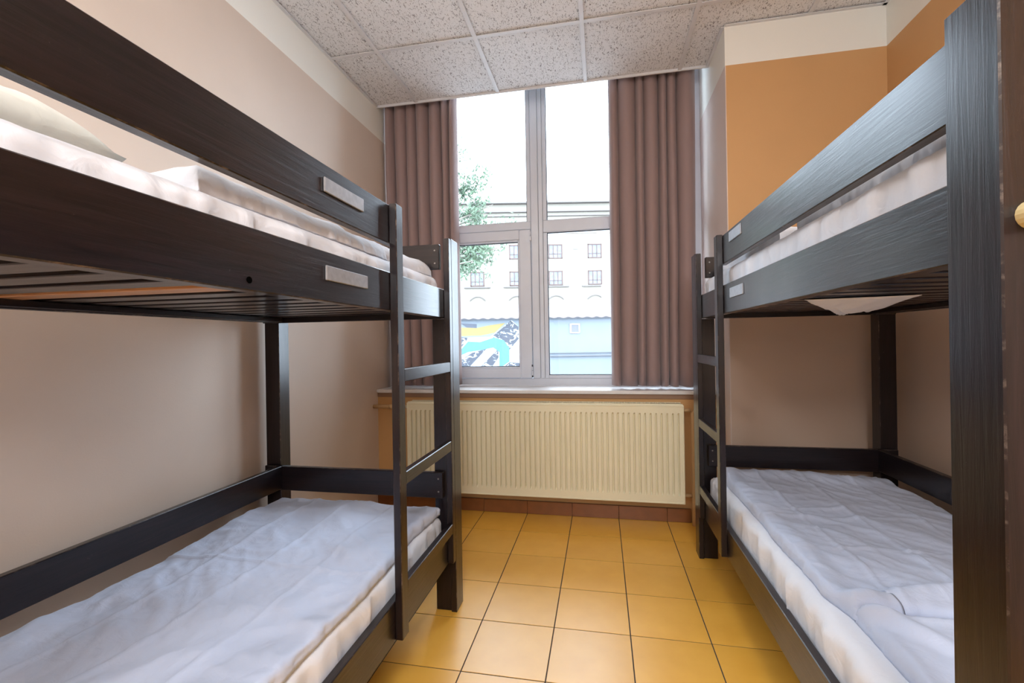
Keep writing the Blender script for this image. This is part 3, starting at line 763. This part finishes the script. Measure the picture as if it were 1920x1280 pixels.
# mural: flat paint on the wall, a few millimetres of render
M_CY = plain('mural_cyan', (0.045, 0.115, 0.148), .8); M_YE = plain('mural_yellow', (0.175, 0.13, 0.045), .8); M_WH = plain('mural_white', (0.31, 0.32, 0.33), .8)
mt_, nt2, b2 = newmat('mural_black_brush'); v_ = coords(nt2, (2.6, 2.6, 3.4)); nn = N(nt2, 'ShaderNodeTexNoise', Scale=1.3, Detail=4.0, Distortion=1.0); nt2.links.new(v_, nn.inputs['Vector'])
nt2.links.new(ramp(nt2, nn.outputs['Fac'], [(.54, (.02, .024, .036)), (.58, (.3, .32, .33))]), b2.inputs['Base Color']); M_BK = mt_
mt_, nt2, b2 = newmat('mural_dark'); b2.inputs['Base Color'].default_value = (.03, .035, .05, 1); M_DK = mt_
def paint(pts, mat, dep):
    bm = bmesh.new(); f = bm.faces.new([bm.verts.new((u, -dep, z + zo)) for (u, z) in pts])
    r_ = bmesh.ops.extrude_face_region(bm, geom=[f])
    for v in [e for e in r_['geom'] if isinstance(e, bmesh.types.BMVert)]: v.co.y = .001
    bmesh.ops.triangulate(bm, faces=[fc for fc in bm.faces if len(fc.verts) > 4])
    link('mural_patch', finish(bm, 'mural_patch'), mat, sh)
paint([(-6, -1.2), (.42, -1.2), (.42, 1.9), (.0, 2.32), (-1.2, 1.42), (-6, 1.42)], M_WH, .004)
paint([(-5.5, 2.0), (-2.84, 1.97), (-1.96, 1.92), (-1.3, 2.05), (-.35, 2.18), (-.94, 1.65), (-1.68, 1.51), (-2.85, 1.49), (-5.5, 1.6)], M_YE, .008)
paint([(-2.8, 2.19), (-1.92, 2.14), (-1.92, 1.93), (-2.47, 1.96)], M_DK, .011)
paint([(-.05, 2.29), (.38, 1.95), (.37, 1.29), (-.19, .65), (-.29, 1.01), (-.58, 1.31), (-1.17, 1.39)], M_BK, .009)
paint([(-3.9, 1.46), (-2.37, 1.41), (-2.78, .87), (-3.9, .3)], M_BK, .009)
paint([(-3.6, -.3), (-2.2, .57), (-1.4, .78), (-2.44, -.3)], M_BK, .009)
paint([(-1.85, -.31), (-.77, .77), (-.75, .29), (-1.19, -.32)], M_BK, .009)
paint([(-.61, -.35), (-.16, .02), (.40, -.02), (.40, -.40)], M_BK, .009)
paint([(-3.6, .35), (-2.76, .8), (-2.41, 1.19), (-1.75, 1.15), (-.98, 1.39), (-.44, 1.23), (-.15, .79), (-.16, .06), (-.72, -.33), (-.7, .58), (-1.03, .84), (-1.69, .71), (-2.42, .61), (-3.6, .1)], M_CY, .013)

# tree whose crown reaches into the left light of the window
rt = random.Random(7)
M_LEAF = plain('pale_green_leaves', (0.065, 0.10, 0.06), 0.7, var=.35, scale=3); M_BARK = plain('grey_bark', (.14, .12, .10), .9)
tr = empty('tree', outp(-3.1, 14, -2.55), OUT); tag(tr, 'light green leafy tree outside the left window pane', 'tree')
bm = bmesh.new(); tips = []
tube('trunk', [(0, 0, 0), (.05, 0, 2.5), (-.05, .05, 4.5), (.1, 0, 6.2), (.1, 0, 8.6)], [.20, .16, .12, .08, .03], M_BARK, tr, 8, bm)
br = []
for (bz, tx, ty, tz) in [(5.0, 2.3, -.1, 6.4), (5.2, 2.6, .5, 6.9), (5.4, 2.95, .2, 7.3), (5.6, 2.6, -.4, 7.8), (5.9, 2.1, .3, 7.6), (6.2, 2.25, 0, 8.7), (6.6, 1.8, -.3, 8.5), (6.8, 1.75, .2, 9.7), (5.3, 2.0, -.6, 6.1), (5.5, 1.8, .5, 7.1),
        (7.0, .9, 0, 10.2), (5.8, -2.2, .2, 7.7), (6.3, -1.4, -.2, 9), (6, .4, 1.7, 8.3), (6, .3, -1.7, 8.3), (5.5, -1.9, .6, 6.6), (6.8, -.6, .2, 10.0), (5.1, 2.7, .1, 6.6)]:
    br.append(((0, 0, bz), (tx * .45, ty * .6, bz + (tz - bz) * .75), (tx, ty, tz)))
for b3 in br: tube('branch', b3, [.06, .035, .012], M_BARK, tr, 6, bm)
link('trunk', finish(bm, 'trunk', True), M_BARK, tr)
bm = bmesh.new()
for b3 in br:
    for q in range(24):
        t = rt.uniform(.35, 1.03); p0, p1, p2 = [Vector(a) for a in b3]
        c = p0 * (1 - t) ** 2 + p1 * 2 * t * (1 - t) + p2 * t * t + Vector((rt.gauss(0, .18), rt.gauss(0, .2), rt.gauss(0, .17)))
        for w in range(20):
            pp = c + Vector((rt.gauss(0, .11), rt.gauss(0, .11), rt.gauss(0, .10)))
            a = Vector((rt.uniform(-1, 1), rt.uniform(-1, 1), rt.uniform(-1, 1))).normalized(); b4 = a.orthogonal().normalized()
            s_ = rt.uniform(.04, .065)
            vv = [bm.verts.new(pp + a * s_ * 1.4), bm.verts.new(pp + b4 * s_ * .6), bm.verts.new(pp - a * s_ * 1.4), bm.verts.new(pp - b4 * s_ * .6)]
            bm.faces.new(vv)
fo = link('foliage', finish(bm, 'foliage'), M_LEAF, tr); fo['kind'] = 'stuff'
